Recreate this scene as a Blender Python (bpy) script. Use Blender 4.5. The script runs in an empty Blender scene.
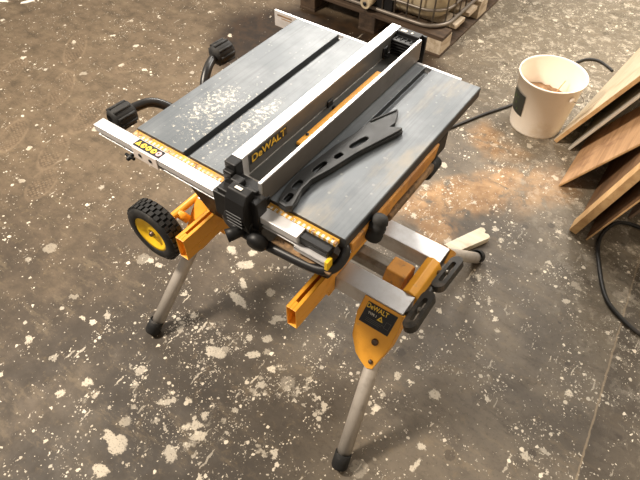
import bpy, bmesh, math, random
from mathutils import Vector, Matrix
random.seed(7)
SC = bpy.context.scene
COL = SC.collection
R = math.radians
OFF = Vector((0, 0, 0))        # base point of the thing being built; children are modelled relative to it

# ------------------------------------------------------------------ node helpers
class NT:
    def __init__(s, name):
        s.m = bpy.data.materials.new(name); s.m.use_nodes = True
        s.t = s.m.node_tree; s.n = s.t.nodes; s.l = s.t.links
        s.b = s.n['Principled BSDF']
    def put(s, sock, v):
        if v is None: return
        if isinstance(v, bpy.types.NodeSocket): s.l.new(v, sock)
        else: sock.default_value = v
    def math(s, op, a, b=None, c=None, clamp=False):
        n = s.n.new('ShaderNodeMath'); n.operation = op; n.use_clamp = clamp
        s.put(n.inputs[0], a); s.put(n.inputs[1], b)
        if c is not None: s.put(n.inputs[2], c)
        return n.outputs[0]
    def vmath(s, op, a, b=None):
        n = s.n.new('ShaderNodeVectorMath'); n.operation = op
        s.put(n.inputs[0], a); s.put(n.inputs[1], b)
        return n.outputs['Value'] if op in ('LENGTH', 'DISTANCE', 'DOT_PRODUCT') else n.outputs[0]
    def step(s, v, lo, hi):      # smooth 0..1 between lo and hi (lo may exceed hi)
        n = s.n.new('ShaderNodeMapRange'); n.interpolation_type = 'SMOOTHSTEP'
        a, b, x, y = (lo, hi, 0., 1.) if lo < hi else (hi, lo, 1., 0.)
        s.put(n.inputs[0], v); n.inputs[1].default_value = a; n.inputs[2].default_value = b
        n.inputs[3].default_value = x; n.inputs[4].default_value = y
        return n.outputs[0]
    def mix(s, f, a, b):
        n = s.n.new('ShaderNodeMix'); n.data_type = 'RGBA'
        s.put(n.inputs[0], f)
        for i, v in ((6, a), (7, b)):
            if isinstance(v, tuple) and len(v) == 3: v = (*v, 1)
            s.put(n.inputs[i], v)
        return n.outputs[2]
    def mapping(s, v, loc=(0,0,0), rot=(0,0,0), sc=(1,1,1)):
        n = s.n.new('ShaderNodeMapping'); s.put(n.inputs[0], v)
        n.inputs[1].default_value = loc; n.inputs[2].default_value = rot; n.inputs[3].default_value = sc
        return n.outputs[0]
    def noise(s, v, scale, detail=4, rough=.55, dist=0, color=False):
        n = s.n.new('ShaderNodeTexNoise'); s.put(n.inputs['Vector'], v)
        n.inputs['Scale'].default_value = scale; n.inputs['Detail'].default_value = detail
        n.inputs['Roughness'].default_value = rough; n.inputs['Distortion'].default_value = dist
        return n.outputs['Color'] if color else n.outputs[0]
    def voro(s, v, scale, rnd=1.0):
        n = s.n.new('ShaderNodeTexVoronoi'); s.put(n.inputs['Vector'], v)
        n.voronoi_dimensions = '2D'
        n.inputs['Scale'].default_value = scale; n.inputs['Randomness'].default_value = rnd
        sp = s.n.new('ShaderNodeSeparateColor'); s.l.new(n.outputs['Color'], sp.inputs[0])
        return n.outputs['Distance'], sp.outputs[0], sp.outputs[1], sp.outputs[2]
    def pos(s): return s.n.new('ShaderNodeNewGeometry').outputs['Position']
    def obj(s): return s.n.new('ShaderNodeTexCoord').outputs['Object']
    def bump(s, h, strength=.3, dist=.002):
        n = s.n.new('ShaderNodeBump'); s.put(n.inputs['Height'], h)
        n.inputs['Strength'].default_value = strength; n.inputs['Distance'].default_value = dist
        s.l.new(n.outputs[0], s.b.inputs['Normal'])
    def out(s, col=None, rough=None, metal=None, spec=None):
        if isinstance(col, tuple): col = (*col[:3], 1)
        s.put(s.b.inputs['Base Color'], col); s.put(s.b.inputs['Roughness'], rough)
        s.put(s.b.inputs['Metallic'], metal); s.put(s.b.inputs['Specular IOR Level'], spec)
        return s.m

def sr(r, g, b):                 # 0..255 sRGB to linear
    f = lambda c: (c/255/12.92) if c/255 <= .04045 else ((c/255+.055)/1.055)**2.4
    return (f(r), f(g), f(b))

def worn(name, c1, c2, rough=.5, metal=0., scale=14, amt=(.5, .75), dust=None, damt=(.56, .7), dscale=30, bump=0., spec=None):
    t = NT(name); p = t.obj()
    col = t.mix(t.step(t.noise(p, scale, 6, .6), *amt), c1, c2)
    if dust: col = t.mix(t.step(t.noise(p, dscale, 7, .65), *damt), col, dust)
    if bump: t.bump(t.noise(p, scale*8, 4), bump, .001)
    return t.out(col, t.math('MULTIPLY_ADD', t.noise(p, scale*2, 3), .25, rough-.12), metal, spec)

SAWDUST = sr(205, 170, 120)
M = {}
M['orange'] = worn('orange_paint', sr(244, 174, 58), sr(228, 156, 48), .42, 0, 18, (.5, .8), sr(196, 150, 92), (.6, .78), 26)
M['orange_dusty'] = worn('dusty_orange_paint', sr(218, 152, 62), sr(185, 128, 66), .6, 0, 16, (.42, .62), sr(150, 110, 70), (.55, .7), 34)
M['rim'] = worn('yellow_plastic', sr(245, 200, 40), sr(232, 182, 38), .4, 0, 20)
M['black'] = worn('black_plastic', (.007, .007, .0075), (.016, .015, .014), .5, 0, 22, (.5, .8), (.07, .058, .042), (.64, .82), 30, 0, .35)
M['black_gloss'] = worn('black_painted_steel', (.010, .009, .009), (.025, .022, .018), .36, 0, 16, (.5, .8), (.22, .17, .11), (.62, .78), 22)
M['rubber'] = worn('black_rubber', (.009, .009, .009), (.026, .024, .021), .72, 0, 30, (.45, .7), (.14, .12, .1), (.6, .8), 40, .2)
M['alu'] = worn('brushed_aluminium', (.76, .75, .75), (.66, .65, .65), .42, .5, 30, (.45, .7))
M['alu_fence'] = worn('fence_aluminium', (.72, .71, .70), (.6, .59, .575), .4, .75, 20, (.45, .7))
M['alu_dusty'] = worn('dusty_aluminium', (.66, .66, .67), (.52, .51, .5), .42, .7, 12, (.45, .7), (.42, .33, .22), (.6, .74), 14)
M['leg'] = worn('grey_leg_tube', sr(196, 188, 178), sr(180, 172, 162), .4, .3, 30, (.45, .7))
M['steel'] = worn('dull_steel', (.3, .27, .23), (.2, .17, .13), .4, .6, 30, (.45, .7), (.35, .27, .17), (.55, .7), 20)
M['grip'] = worn('dusty_black_grip', (.03, .027, .022), (.1, .08, .06), .55, 0, 25, (.5, .7), (.2, .16, .11), (.6, .75), 30)
M['duststeel'] = worn('sawdust_covered_steel', sr(120, 98, 74), sr(165, 132, 95), .9, 0, 30, (.42, .6), sr(60, 50, 42), (.56, .68), 44, .5)
M['bolt'] = worn('bolt_steel', (.12, .08, .06), (.25, .2, .16), .35, .7, 60)
M['decal'] = worn('black_decal', (.012, .012, .014), (.03, .03, .03), .45, 0, 40)
M['yellow_ink'] = worn('yellow_print', sr(245, 205, 70), sr(235, 195, 80), .5, 0, 40)
M['yellow_faded'] = worn('faded_yellow_print', sr(235, 190, 60), sr(140, 108, 40), .5, 0, 90, (.5, .62))
M['pale_ink'] = worn('pale_print', sr(226, 220, 205), sr(180, 175, 160), .5, 0, 40)
M['pink_ink'] = worn('pink_print', sr(232, 180, 180), sr(220, 160, 165), .5, 0, 40)
M['green_ink'] = worn('green_print', sr(80, 100, 55), sr(60, 80, 50), .5, 0, 40)
M['pushstick'] = worn('charcoal_plastic', (.013, .014, .0145), (.026, .026, .025), .5, 0, 18, (.45, .7), (.1, .088, .07), (.6, .75), 20)
M['bucket'] = worn('off_white_plastic', sr(246, 236, 222), sr(238, 226, 210), .45, 0, 6, (.5, .8), sr(230, 214, 190), (.52, .72), 5)
M['wood_pale'] = None
def wood(name, a, b, c, axis=1, scale=9, rough=.75):
    t = NT(name); p = t.obj()
    sc = [18, 18, 18]; sc[axis] = 1.6
    q = t.mapping(p, sc=tuple(sc))
    g = t.noise(q, 1.6, 7, .6, 1.2)
    col = t.mix(t.step(g, .35, .68), a, b)
    col = t.mix(t.step(t.noise(p, scale, 6, .6), .5, .75), col, c)
    t.bump(g, .15, .001)
    return t.out(col, rough)
M['mdf'] = wood('pale_painted_board', sr(206, 190, 164), sr(196, 178, 150), sr(180, 160, 130), 1, 5)
M['ply'] = wood('brown_plywood', sr(184, 146, 108), sr(156, 120, 86), sr(132, 98, 70), 1, 7)
M['ply_dark'] = wood('dark_plywood', sr(122, 90, 60), sr(96, 70, 46), sr(78, 58, 40), 1, 7)
M['plank'] = wood('pale_plank', sr(206, 170, 122), sr(186, 146, 98), sr(168, 130, 88), 1, 7)
M['strip'] = wood('pinkish_strip', sr(176, 150, 130), sr(160, 132, 112), sr(140, 114, 94), 1, 7)
M['pallet'] = wood('weathered_shaded_pallet_wood', sr(92, 74, 58), sr(64, 50, 38), sr(44, 34, 26), 0, 6)  # weathered wood, darkened further so the colour carries shade
M['pallet_pale'] = wood('bleached_pallet_wood', sr(205, 190, 168), sr(170, 152, 128), sr(150, 130, 108), 1, 6)
M['offcut'] = wood('cream_offcut', sr(246, 238, 218), sr(232, 218, 192), sr(205, 186, 156), 0, 8)
M['tank'] = worn('dirty_cream_plastic', sr(205, 190, 160), sr(180, 162, 132), .55, 0, 4, (.42, .7), sr(140, 116, 88), (.56, .75), 6)
M['cage'] = worn('galvanised_steel', (.22, .19, .16), (.13, .11, .09), .45, .5, 12)
M['paper'] = worn('white_paper', sr(240, 234, 222), sr(225, 216, 200), .8)
M['cable'] = worn('black_cable', (.02, .019, .018), (.05, .044, .038), .5, 0, 20)
M['dustpile'] = worn('sawdust', sr(190, 156, 122), sr(158, 124, 94), .95, 0, 40, (.42, .6), sr(116, 84, 60), (.6, .7), 60, .8)
M['wall'] = worn('grey_wall_paint', sr(150, 142, 130), sr(130, 122, 110), .85, 0, 2)

# ruler tape: orange with pale ticks, worn
def tape_mat():
    t = NT('orange_ruler_tape'); p = t.pos()
    s = t.n.new('ShaderNodeSeparateXYZ'); t.l.new(p, s.inputs[0])
    x, y = s.outputs[0], s.outputs[1]
    k = t.math('FRACT', t.math('MULTIPLY', x, 1/.0135))
    dash = t.step(k, .45, .55)
    col = t.mix(t.math('MULTIPLY', dash, t.step(y, -.0075, -.0095)), sr(228, 172, 66), sr(240, 236, 225))
    k2 = t.math('FRACT', t.math('MULTIPLY', x, 8/.0254))
    col = t.mix(t.math('MULTIPLY', t.step(k2, .72, .8), t.step(y, -.004, -.007)), col, sr(110, 80, 45))
    col = t.mix(t.math('MULTIPLY', t.step(t.noise(p, 90, 5), .46, .6), t.step(x, .62, .12)), col, sr(196, 164, 120))
    col = t.mix(t.step(t.noise(p, 55, 5), .58, .66), col, sr(140, 104, 70))
    return t.out(col, .6)
M['tape'] = tape_mat()

def table_mat():
    t = NT('machined_table_top'); p = t.pos()
    s = t.n.new('ShaderNodeSeparateXYZ'); t.l.new(p, s.inputs[0]); x, y, z = s.outputs
    g = t.noise(t.mapping(p, sc=(120, 3, 3)), 1.0, 4, .6)
    col = t.mix(t.step(t.noise(p, 5, 5, .6), .38, .68), sr(100, 106, 111), sr(122, 127, 131))
    col = t.mix(t.math('MULTIPLY', t.step(g, .45, .7), .3), col, sr(70, 74, 80))
    # dusty streak on the right wing
    d1 = t.math('MULTIPLY', t.step(t.noise(t.mapping(p, sc=(9, 3, 1)), 1.3, 5, .6), .48, .68), t.step(x, .5, .56))
    col = t.mix(t.math('MULTIPLY', d1, .55), col, sr(150, 140, 122))
    # patchy white dust at the left front
    def blob(cx, cy, rx, ry, rot):
        q = t.mapping(t.vmath('SUBTRACT', p, (cx, cy, .87)), rot=(0, 0, rot), sc=(1/rx, 1/ry, 0))
        return t.step(t.vmath('LENGTH', q), 1.0, .35)
    zone = t.math('MAXIMUM', blob(.10, .20, .085, .16, .2), blob(.235, .23, .05, .16, .1))
    zone = t.math('MAXIMUM', zone, t.math('MULTIPLY', blob(.16, .17, .22, .26, .6), .72))
    zone = t.math('MAXIMUM', zone, t.math('MULTIPLY', blob(.25, .05, .06, .1, .0), .5))
    n = t.noise(p, 85, 8, .8, .5)
    dust = t.math('MULTIPLY', t.step(t.math('MULTIPLY_ADD', zone, .16, n), .66, .74), t.step(zone, 0.0, .1))
    d, r, g2, b2 = t.voro(p, 70)
    dots = t.math('MULTIPLY', t.math('LESS_THAN', d, t.math('MULTIPLY', r, .28)), t.math('GREATER_THAN', g2, .9))
    dust = t.math('MAXIMUM', t.math('MULTIPLY', dust, .8), t.math('MULTIPLY', dots, t.math('MULTIPLY_ADD', zone, .6, .12)))
    col = t.mix(dust, col, sr(226, 220, 205))
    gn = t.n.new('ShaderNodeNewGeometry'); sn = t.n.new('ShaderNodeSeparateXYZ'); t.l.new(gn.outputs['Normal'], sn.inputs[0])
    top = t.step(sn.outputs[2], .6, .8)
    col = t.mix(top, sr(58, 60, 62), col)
    rough = t.math('MULTIPLY_ADD', t.noise(p, 9, 4), .2, .38)
    rough = t.math('MAXIMUM', rough, t.math('MULTIPLY', dust, .9))
    metal = t.math('MULTIPLY_ADD', dust, -.2, .2)
    return t.out(col, rough, metal)
M['table'] = table_mat()

def floor_mat():
    t = NT('paint_splashed_concrete'); p = t.pos()
    s = t.n.new('ShaderNodeSeparateXYZ'); t.l.new(p, s.inputs[0]); x, y = s.outputs[0], s.outputs[1]
    wc = t.noise(p, 2.2, 4, .6, color=True)
    pw = t.vmath('ADD', p, t.mapping(wc, loc=(-.2, -.2, 0), sc=(.4, .4, 0)))         # big warp
    fw = t.noise(p, 30, 5, .65, color=True)
    pf = t.vmath('ADD', p, t.mapping(fw, loc=(-.012, -.012, 0), sc=(.024, .024, 0)))  # fine warp
    def zone(cx, cy, rx, ry, rot=0, lo=1.0, hi=.4, src=pw):
        q = t.mapping(t.vmath('SUBTRACT', src, (cx, cy, 0)), rot=(0, 0, 0), sc=(1, 1, 0))
        q = t.mapping(q, rot=(0, 0, -rot)); q = t.mapping(q, sc=(1/rx, 1/ry, 0))
        return t.step(t.vmath('LENGTH', q), lo, hi)
    ff = t.vmath('ADD', p, t.mapping(t.noise(p, 80, 4, .7, color=True), loc=(-.008, -.008, 0), sc=(.016, .016, 0)))
    n1 = t.noise(p, 3.5, 8, .62, .4); n2 = t.noise(p, 14, 7, .65); n3 = t.noise(p, 1.1, 4)
    BASE = t.mix(t.step(n1, .35, .65), sr(88, 80, 70), sr(116, 106, 92))
    side = t.step(t.math('ADD', x, t.math('MULTIPLY', n3, .8)), .75, -.2)
    BASE = t.mix(side, BASE, t.mix(t.step(n2, .35, .7), sr(112, 96, 77), sr(90, 77, 60)))
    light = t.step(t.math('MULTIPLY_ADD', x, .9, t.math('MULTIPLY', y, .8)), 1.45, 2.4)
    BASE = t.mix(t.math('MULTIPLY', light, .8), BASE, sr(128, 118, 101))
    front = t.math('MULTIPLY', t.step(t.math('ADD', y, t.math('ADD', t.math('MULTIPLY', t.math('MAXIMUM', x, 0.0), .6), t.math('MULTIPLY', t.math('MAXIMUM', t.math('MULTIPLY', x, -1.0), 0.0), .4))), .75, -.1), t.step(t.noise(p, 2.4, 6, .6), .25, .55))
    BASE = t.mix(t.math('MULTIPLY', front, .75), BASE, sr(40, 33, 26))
    col = BASE
    smear = t.noise(t.mapping(ff, rot=(0, 0, .75), sc=(2.4, 8, 1)), 1.6, 9, .78)
    col = t.mix(t.math('MULTIPLY', t.step(smear, .5, .66), .5), col, sr(59, 50, 38))
    col = t.mix(t.math('MULTIPLY', t.step(smear, .47, .36), .34), col, sr(137, 121, 97))
    col = t.mix(t.math('MULTIPLY', t.step(t.noise(pw, 7, 8, .7), .56, .74), .5), col, sr(55, 46, 35))
    col = t.mix(t.math('MULTIPLY', t.step(t.noise(pf, 24, 9, .75), .52, .72), .42), col, sr(132, 114, 87))
    col = t.mix(t.math('MULTIPLY', t.step(t.noise(pf, 60, 6, .75), .52, .66), .35), col, sr(50, 41, 31))
    # right of the joint: darker slab
    jx = t.math('MULTIPLY_ADD', y, -.0755, 1.452)
    dj = t.math('SUBTRACT', x, jx)
    col = t.mix(t.math('MULTIPLY', t.step(dj, -.01, .01), .55), col, sr(53, 45, 37))
    # damp stain with painted-in shade in front of the pallet, dark by the boards
    wet_shade = zone(-.60, 1.75, .85, .55, 0.02, 1.05, .75)
    col = t.mix(t.math('MULTIPLY', wet_shade, .93), col, t.mix(t.step(n2, .4, .62), sr(33, 23, 15), sr(58, 41, 25)))
    # sawdust between the saw and the bucket
    sd = zone(.60, 1.20, .16, .5, -.62, 1.0, .45)
    sd = t.math('MAXIMUM', sd, zone(.56, .97, .16, .14, 0, 1.0, .4))
    sd = t.math('MAXIMUM', sd, t.math('MULTIPLY', zone(.55, 1.62, .25, .14, -.2, 1.0, .3), .8))
    sd = t.math('MAXIMUM', sd, t.math('MULTIPLY', zone(.88, 1.42, .12, .3, -.2, 1.0, .3), .6))
    sdn = t.math('MULTIPLY', sd, t.step(t.noise(pf, 11, 8, .7, .5), .34, .52))
    col = t.mix(t.math('MULTIPLY', sdn, .85), col, t.mix(t.step(n2, .4, .6), sr(186, 148, 104), sr(158, 120, 80)))
    # ---- paint: density by area
    dens = t.step(t.noise(p, 2.6, 3, .5, .2), .3, .66)
    leftclean = t.step(x, -.55, .05)
    dens = t.math('MULTIPLY', t.math('MULTIPLY_ADD', dens, .75, .35), t.math('MULTIPLY_ADD', leftclean, .62, .38))
    dens = t.math('MULTIPLY', dens, t.math('SUBTRACT', 1.0, t.math('MULTIPLY', wet_shade, .8)))
    heavy = zone(.22, -.18, .55, .40, .5, 1.1, .3)
    dens = t.math('MULTIPLY_ADD', heavy, .55, dens)
    brk = t.step(t.noise(p, 150, 5, .7), .34, .46)
    clump = t.math('MULTIPLY_ADD', t.step(t.noise(p, 6.5, 4, .6), .46, .60), 1.5, .22)
    dens = t.math('MULTIPLY', dens, clump)
    def spots(v, scale, rmax, presence, seed, opac=(.45, 1.0), broken=False, power=2.2):
        q = t.mapping(v, loc=(seed*3.7, seed*1.9, 0))
        d, r, g, b = t.voro(q, scale)
        size = t.math('MULTIPLY', t.math('POWER', r, power), rmax)
        m = t.step(t.math('SUBTRACT', size, d), 0.0, .04)
        if broken: m = t.math('MULTIPLY', m, brk)
        pr = t.math('GREATER_THAN', t.math('MULTIPLY', dens, presence), g)
        return t.math('MULTIPLY', t.math('MULTIPLY', m, pr), t.math('MULTIPLY_ADD', b, opac[1]-opac[0], opac[0]))
    ff = t.vmath('ADD', p, t.mapping(t.noise(p, 80, 4, .7, color=True), loc=(-.008, -.008, 0), sc=(.016, .016, 0)))
    pg = t.vmath('ADD', p, t.mapping(t.noise(p, 34, 6, .75, color=True), loc=(-.03, -.03, 0), sc=(.06, .06, 0)))
    m1 = spots(ff, 130, .50, .19, 1, (.4, 1.0))
    m0 = spots(ff, 230, .55, .14, 4, (.3, .9))
    m2 = spots(ff, 50, .46, .26, 2, (.5, 1.0), False, 2.6)
    m3 = spots(pg, 21, .42, .24, 3, (.3, .85), True, 1.6)
    m4 = spots(pg, 11, .36, .22, 5, (.2, .6), True)
    st1 = spots(t.mapping(pf, rot=(0, 0, .55), sc=(1, .12, 1)), 75, .30, .12, 7, (.25, .7), True)
    st2 = spots(t.mapping(pf, rot=(0, 0, -.75), sc=(1, .1, 1)), 60, .26, .10, 9, (.25, .6), True)
    paint = m1
    for m_ in (m0, m2, m3, m4, st1, st2): paint = t.math('MAXIMUM', paint, m_)
    crust = t.math('MULTIPLY', light, t.step(t.noise(pg, 18, 9, .8, .6), .51, .60))
    paint = t.math('MAXIMUM', paint, t.math('MULTIPLY', crust, .4))
    crust2 = t.math('MULTIPLY', t.math('MULTIPLY', heavy, clump), t.step(t.noise(pg, 12, 9, .8, 1.2), .58, .66))
    paint = t.math('MAXIMUM', paint, t.math('MULTIPLY', crust2, .6, None, True))
    # individual big splashes
    B = [(.342,-.332,.022,.016),(.34,-.291,.012,.012),(.34,-.454,.03,.022),(.179,-.529,.03,.035),(.138,-.527,.035,.016),(.193,-.616,.03,.02),
         (-.121,-.524,.015,.012),(-.299,-.28,.012,.01),(.197,-.337,.03,.01),(.262,-.282,.014,.01),(.327,-.023,.03,.012),(.428,-.095,.016,.012),
         (.207,-.095,.04,.018),(-.059,.303,.03,.02),(.037,.274,.04,.02),(-.075,-.441,.02,.016),(.126,.127,.05,.018),(.37,-.36,.014,.03),
         (1.0,-.02,.008,.03),(.985,.04,.016,.014),(.09,.2,.03,.012),(.02,.34,.02,.018)]
    big = None
    for bx_, by_, rx, ry in B:
        q = t.mapping(t.vmath('SUBTRACT', pg, (bx_, by_, 0)), rot=(0, 0, random.uniform(-.8, .8)))
        q = t.mapping(q, sc=(1/rx, 1/ry, 0))
        k = t.step(t.vmath('LENGTH', q), 1.05, .85)
        big = k if big is None else t.math('MAXIMUM', big, k)
    paint = t.math('MAXIMUM', paint, t.math('MULTIPLY', t.math('MULTIPLY', big, brk), .62))
    pc = t.mix(t.step(t.noise(p, 6, 2), .4, .6), sr(242, 230, 208), sr(222, 212, 194))
    col = t.mix(paint, col, pc)
    # dark oil spots
    d, r, g, b = t.voro(t.mapping(pf, loc=(5, 2, 0)), 13)
    oil = t.math('MULTIPLY', t.step(t.math('SUBTRACT', t.math('MULTIPLY', r, .3), d), 0, .08), t.math('MULTIPLY', t.math('GREATER_THAN', g, .86), t.step(x, .3, .8)))
    col = t.mix(t.math('MULTIPLY', oil, .5), col, sr(50, 42, 36))
    # shoe prints in the dust at the left
    prints = None; halo = None
    vd = t.voro(t.mapping(p, rot=(0, 0, .4)), 62, .35)[0]
    tread = t.step(vd, .42, .30)
    for fx, fy, rot, l in ((-1.04, .09, 2.0, .10), (-1.18, .26, 2.1, .12), (-1.27, .55, 1.9, .14), (-1.85, .93, 2.3, .17), (-1.58, .62, 2.25, .16), (-1.42, 1.05, 1.2, .14), (-1.95, .55, 2.0, .14), (-1.45, .22, 2.1, .12)):
        q0 = t.mapping(t.vmath('SUBTRACT', ff, (fx, fy, 0)), rot=(0, 0, -rot))
        L = t.vmath('LENGTH', t.mapping(q0, sc=(1/l, 1/.055, 0)))
        e = t.step(L, 1.0, .9)
        h = t.math('MULTIPLY', t.step(L, 1.25, 1.08), t.step(L, .92, 1.02))
        prints = e if prints is None else t.math('MAXIMUM', prints, e)
        halo = h if halo is None else t.math('MAXIMUM', halo, h)
    patchy = t.step(t.noise(p, 9, 4, .6), .36, .56)
    col = t.mix(t.math('MULTIPLY', t.math('MULTIPLY', prints, patchy), .36), col, sr(84, 68, 52))
    col = t.mix(t.math('MULTIPLY', t.math('MULTIPLY', t.math('MULTIPLY', prints, tread), patchy), .25), col, sr(160, 140, 114))
    col = t.mix(t.math('MULTIPLY', t.math('MULTIPLY', halo, patchy), .16), col, sr(174, 150, 122))
    # expansion joint: pale ragged filler line
    jl = t.step(t.math('ABSOLUTE', t.math('ADD', dj, t.math('MULTIPLY_ADD', t.noise(p, 30, 5), .012, -.006))), .0045, .002)
    col = t.mix(t.math('MULTIPLY', jl, .42), col, sr(176, 156, 128))
    t.bump(t.math('ADD', t.math('MULTIPLY', t.noise(p, 60, 6, .7), .6), paint), .25, .002)
    rough = t.math('SUBTRACT', t.math('MULTIPLY_ADD', n2, .3, .46), t.math('MULTIPLY', wet_shade, .12))
    return t.out(col, rough, 0, .4)

# ------------------------------------------------------------------ mesh helpers
def box(bm, lo, hi, mtx=None):
    lo, hi = Vector(lo), Vector(hi)
    v = bmesh.ops.create_cube(bm, size=1)['verts']
    for w in v:
        c = Vector((lo[i] if w.co[i] < 0 else hi[i] for i in range(3)))
        w.co = mtx @ c if mtx else c
    return v
def smooth_pts(pts, n=6):
    pts = [Vector(p) for p in pts]
    if len(pts) < 3: return pts
    P = [2*pts[0]-pts[1]] + pts + [2*pts[-1]-pts[-2]]; out = []
    for i in range(1, len(P)-2):
        for k in range(n):
            u = k/n; a, b, c, d = P[i-1:i+3]
            out.append(.5*((2*b)+(c-a)*u+(2*a-5*b+4*c-d)*u*u+(3*b-a-3*c+d)*u**3))
    out.append(pts[-1]); return out
def tube(bm, pts, r, seg=12, smooth=True, closed=False):
    pts = smooth_pts(pts) if smooth else [Vector(p) for p in pts]
    N = len(pts); rs = r if isinstance(r, (list, tuple)) else [r]*N
    if len(rs) != N: rs = [rs[0]+(rs[-1]-rs[0])*i/(N-1) for i in range(N)]
    rings = []; up = None
    for i, p in enumerate(pts):
        if closed: d = pts[(i+1) % N]-pts[i-1]
        else: d = pts[min(i+1, N-1)]-pts[max(i-1, 0)]
        d.normalize()
        if up is None: up = d.orthogonal().normalized()
        up = (up-d*up.dot(d)).normalized(); s = d.cross(up)
        rings.append([bm.verts.new(p+(up*math.cos(2*math.pi*k/seg)+s*math.sin(2*math.pi*k/seg))*rs[i]) for k in range(seg)])
    for i in range(N if closed else N-1):
        a, b = rings[i], rings[(i+1) % N]
        for k in range(seg): bm.faces.new((a[k], a[(k+1) % seg], b[(k+1) % seg], b[k])).smooth = True
    if not closed:
        bm.faces.new(rings[0][::-1]); bm.faces.new(rings[-1])
def lathe(bm, prof, p0, axis, seg=32, closed=False):      # prof: (radius, height along axis); radius 0 closes
    p0 = Vector(p0); a = Vector(axis).normalized(); u = a.orthogonal().normalized(); w = a.cross(u); rings = []
    for r, h in prof:
        if r <= 0: rings.append([bm.verts.new(p0+a*h)])
        else: rings.append([bm.verts.new(p0+a*h+(u*math.cos(2*math.pi*k/seg)+w*math.sin(2*math.pi*k/seg))*r) for k in range(seg)])
    pairs = list(zip(rings, rings[1:]))
    if closed: pairs.append((rings[-1], rings[0]))
    for A, B in pairs:
        for k in range(seg):
            k2 = (k+1) % seg
            if len(A) == 1 and len(B) == 1: continue
            if len(A) == 1: f = (A[0], B[k2], B[k])
            elif len(B) == 1: f = (A[k], A[k2], B[0])
            else: f = (A[k], A[k2], B[k2], B[k])
            bm.faces.new(f).smooth = True
def prism(bm, poly, mtx, depth, holes=()):               # poly in local xy, extruded along local +z by depth
    import mathutils.geometry as G
    loops = [poly]+list(holes)
    flat = [p for l in loops for p in l]
    tris = G.tessellate_polygon([[Vector((x, y, 0)) for x, y in l] for l in loops])
    bot = [bm.verts.new(mtx @ Vector((x, y, 0))) for x, y in flat]
    top = [bm.verts.new(mtx @ Vector((x, y, depth))) for x, y in flat]
    for a, b, c in tris:
        bm.faces.new((bot[a], bot[b], bot[c])); bm.faces.new((top[c], top[b], top[a]))
    o = 0
    for l in loops:
        n = len(l)
        for k in range(n): bm.faces.new((bot[o+k], bot[o+(k+1) % n], top[o+(k+1) % n], top[o+k]))
        o += n
def frame(o, x, y):                                       # matrix with origin o, local x and y directions
    x = Vector(x).normalized(); z = x.cross(Vector(y)).normalized(); y = z.cross(x)
    m = Matrix((x, y, z)).transposed().to_4x4(); m.translation = Vector(o); return m
def obj(name, bm, mat, parent=None, bev=0, subs=0, smooth_ang=None):
    bmesh.ops.recalc_face_normals(bm, faces=bm.faces)
    if OFF.length: bmesh.ops.translate(bm, verts=bm.verts, vec=-OFF)
    me = bpy.data.meshes.new(name); bm.to_mesh(me); bm.free()
    o = bpy.data.objects.new(name, me); COL.objects.link(o)
    me.materials.append(M[mat] if isinstance(mat, str) else mat)
    if parent: o.parent = parent
    else: o.location = OFF
    if bev:
        b = o.modifiers.new('bevel', 'BEVEL'); b.width = bev; b.segments = 2; b.limit_method = 'ANGLE'; b.angle_limit = R(35)
    if subs:
        s = o.modifiers.new('sub', 'SUBSURF'); s.levels = s.render_levels = subs
    return o
def thing(name, label, cat, loc, group=None):
    global OFF
    OFF = Vector(loc)
    o = bpy.data.objects.new(name, None); COL.objects.link(o); o.location = loc; o.empty_display_size = .05
    o['label'] = label; o['category'] = cat
    if group: o['group'] = group
    return o
def tag(o, label, cat, group=None, kind=None):
    o['label'] = label; o['category'] = cat
    if group: o['group'] = group
    if kind: o['kind'] = kind
    return o
def origin(v):
    global OFF
    OFF = Vector(v)
def text_obj(name, s, size, mtx, mat, parent, lift=.0004, sx=1.0):
    c = bpy.data.curves.new(name, 'FONT'); c.body = s; c.size = size; c.align_x = 'CENTER'; c.align_y = 'CENTER'
    c.extrude = .0003; c.offset = size*.018
    t = bpy.data.objects.new(name, c)
    me = bpy.data.meshes.new_from_object(t); bpy.data.objects.remove(t); bpy.data.curves.remove(c)
    me.transform(Matrix.Diagonal((sx, 1, 1, 1))); me.transform(Matrix.Translation((0, 0, lift))); me.transform(mtx); me.transform(Matrix.Translation(-OFF))
    me.materials.clear(); me.materials.append(M[mat]); me.name = name
    o = bpy.data.objects.new(name, me); COL.objects.link(o); o.parent = parent
    return o
BM = bmesh.new

# ------------------------------------------------------------------ setting
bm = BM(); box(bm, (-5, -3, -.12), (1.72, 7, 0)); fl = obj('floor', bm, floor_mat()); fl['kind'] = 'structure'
bm = BM(); box(bm, (1.62, -3, 0), (1.74, 7, 3.2)); w = obj('wall_right', bm, 'wall'); w['kind'] = 'structure'

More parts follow.
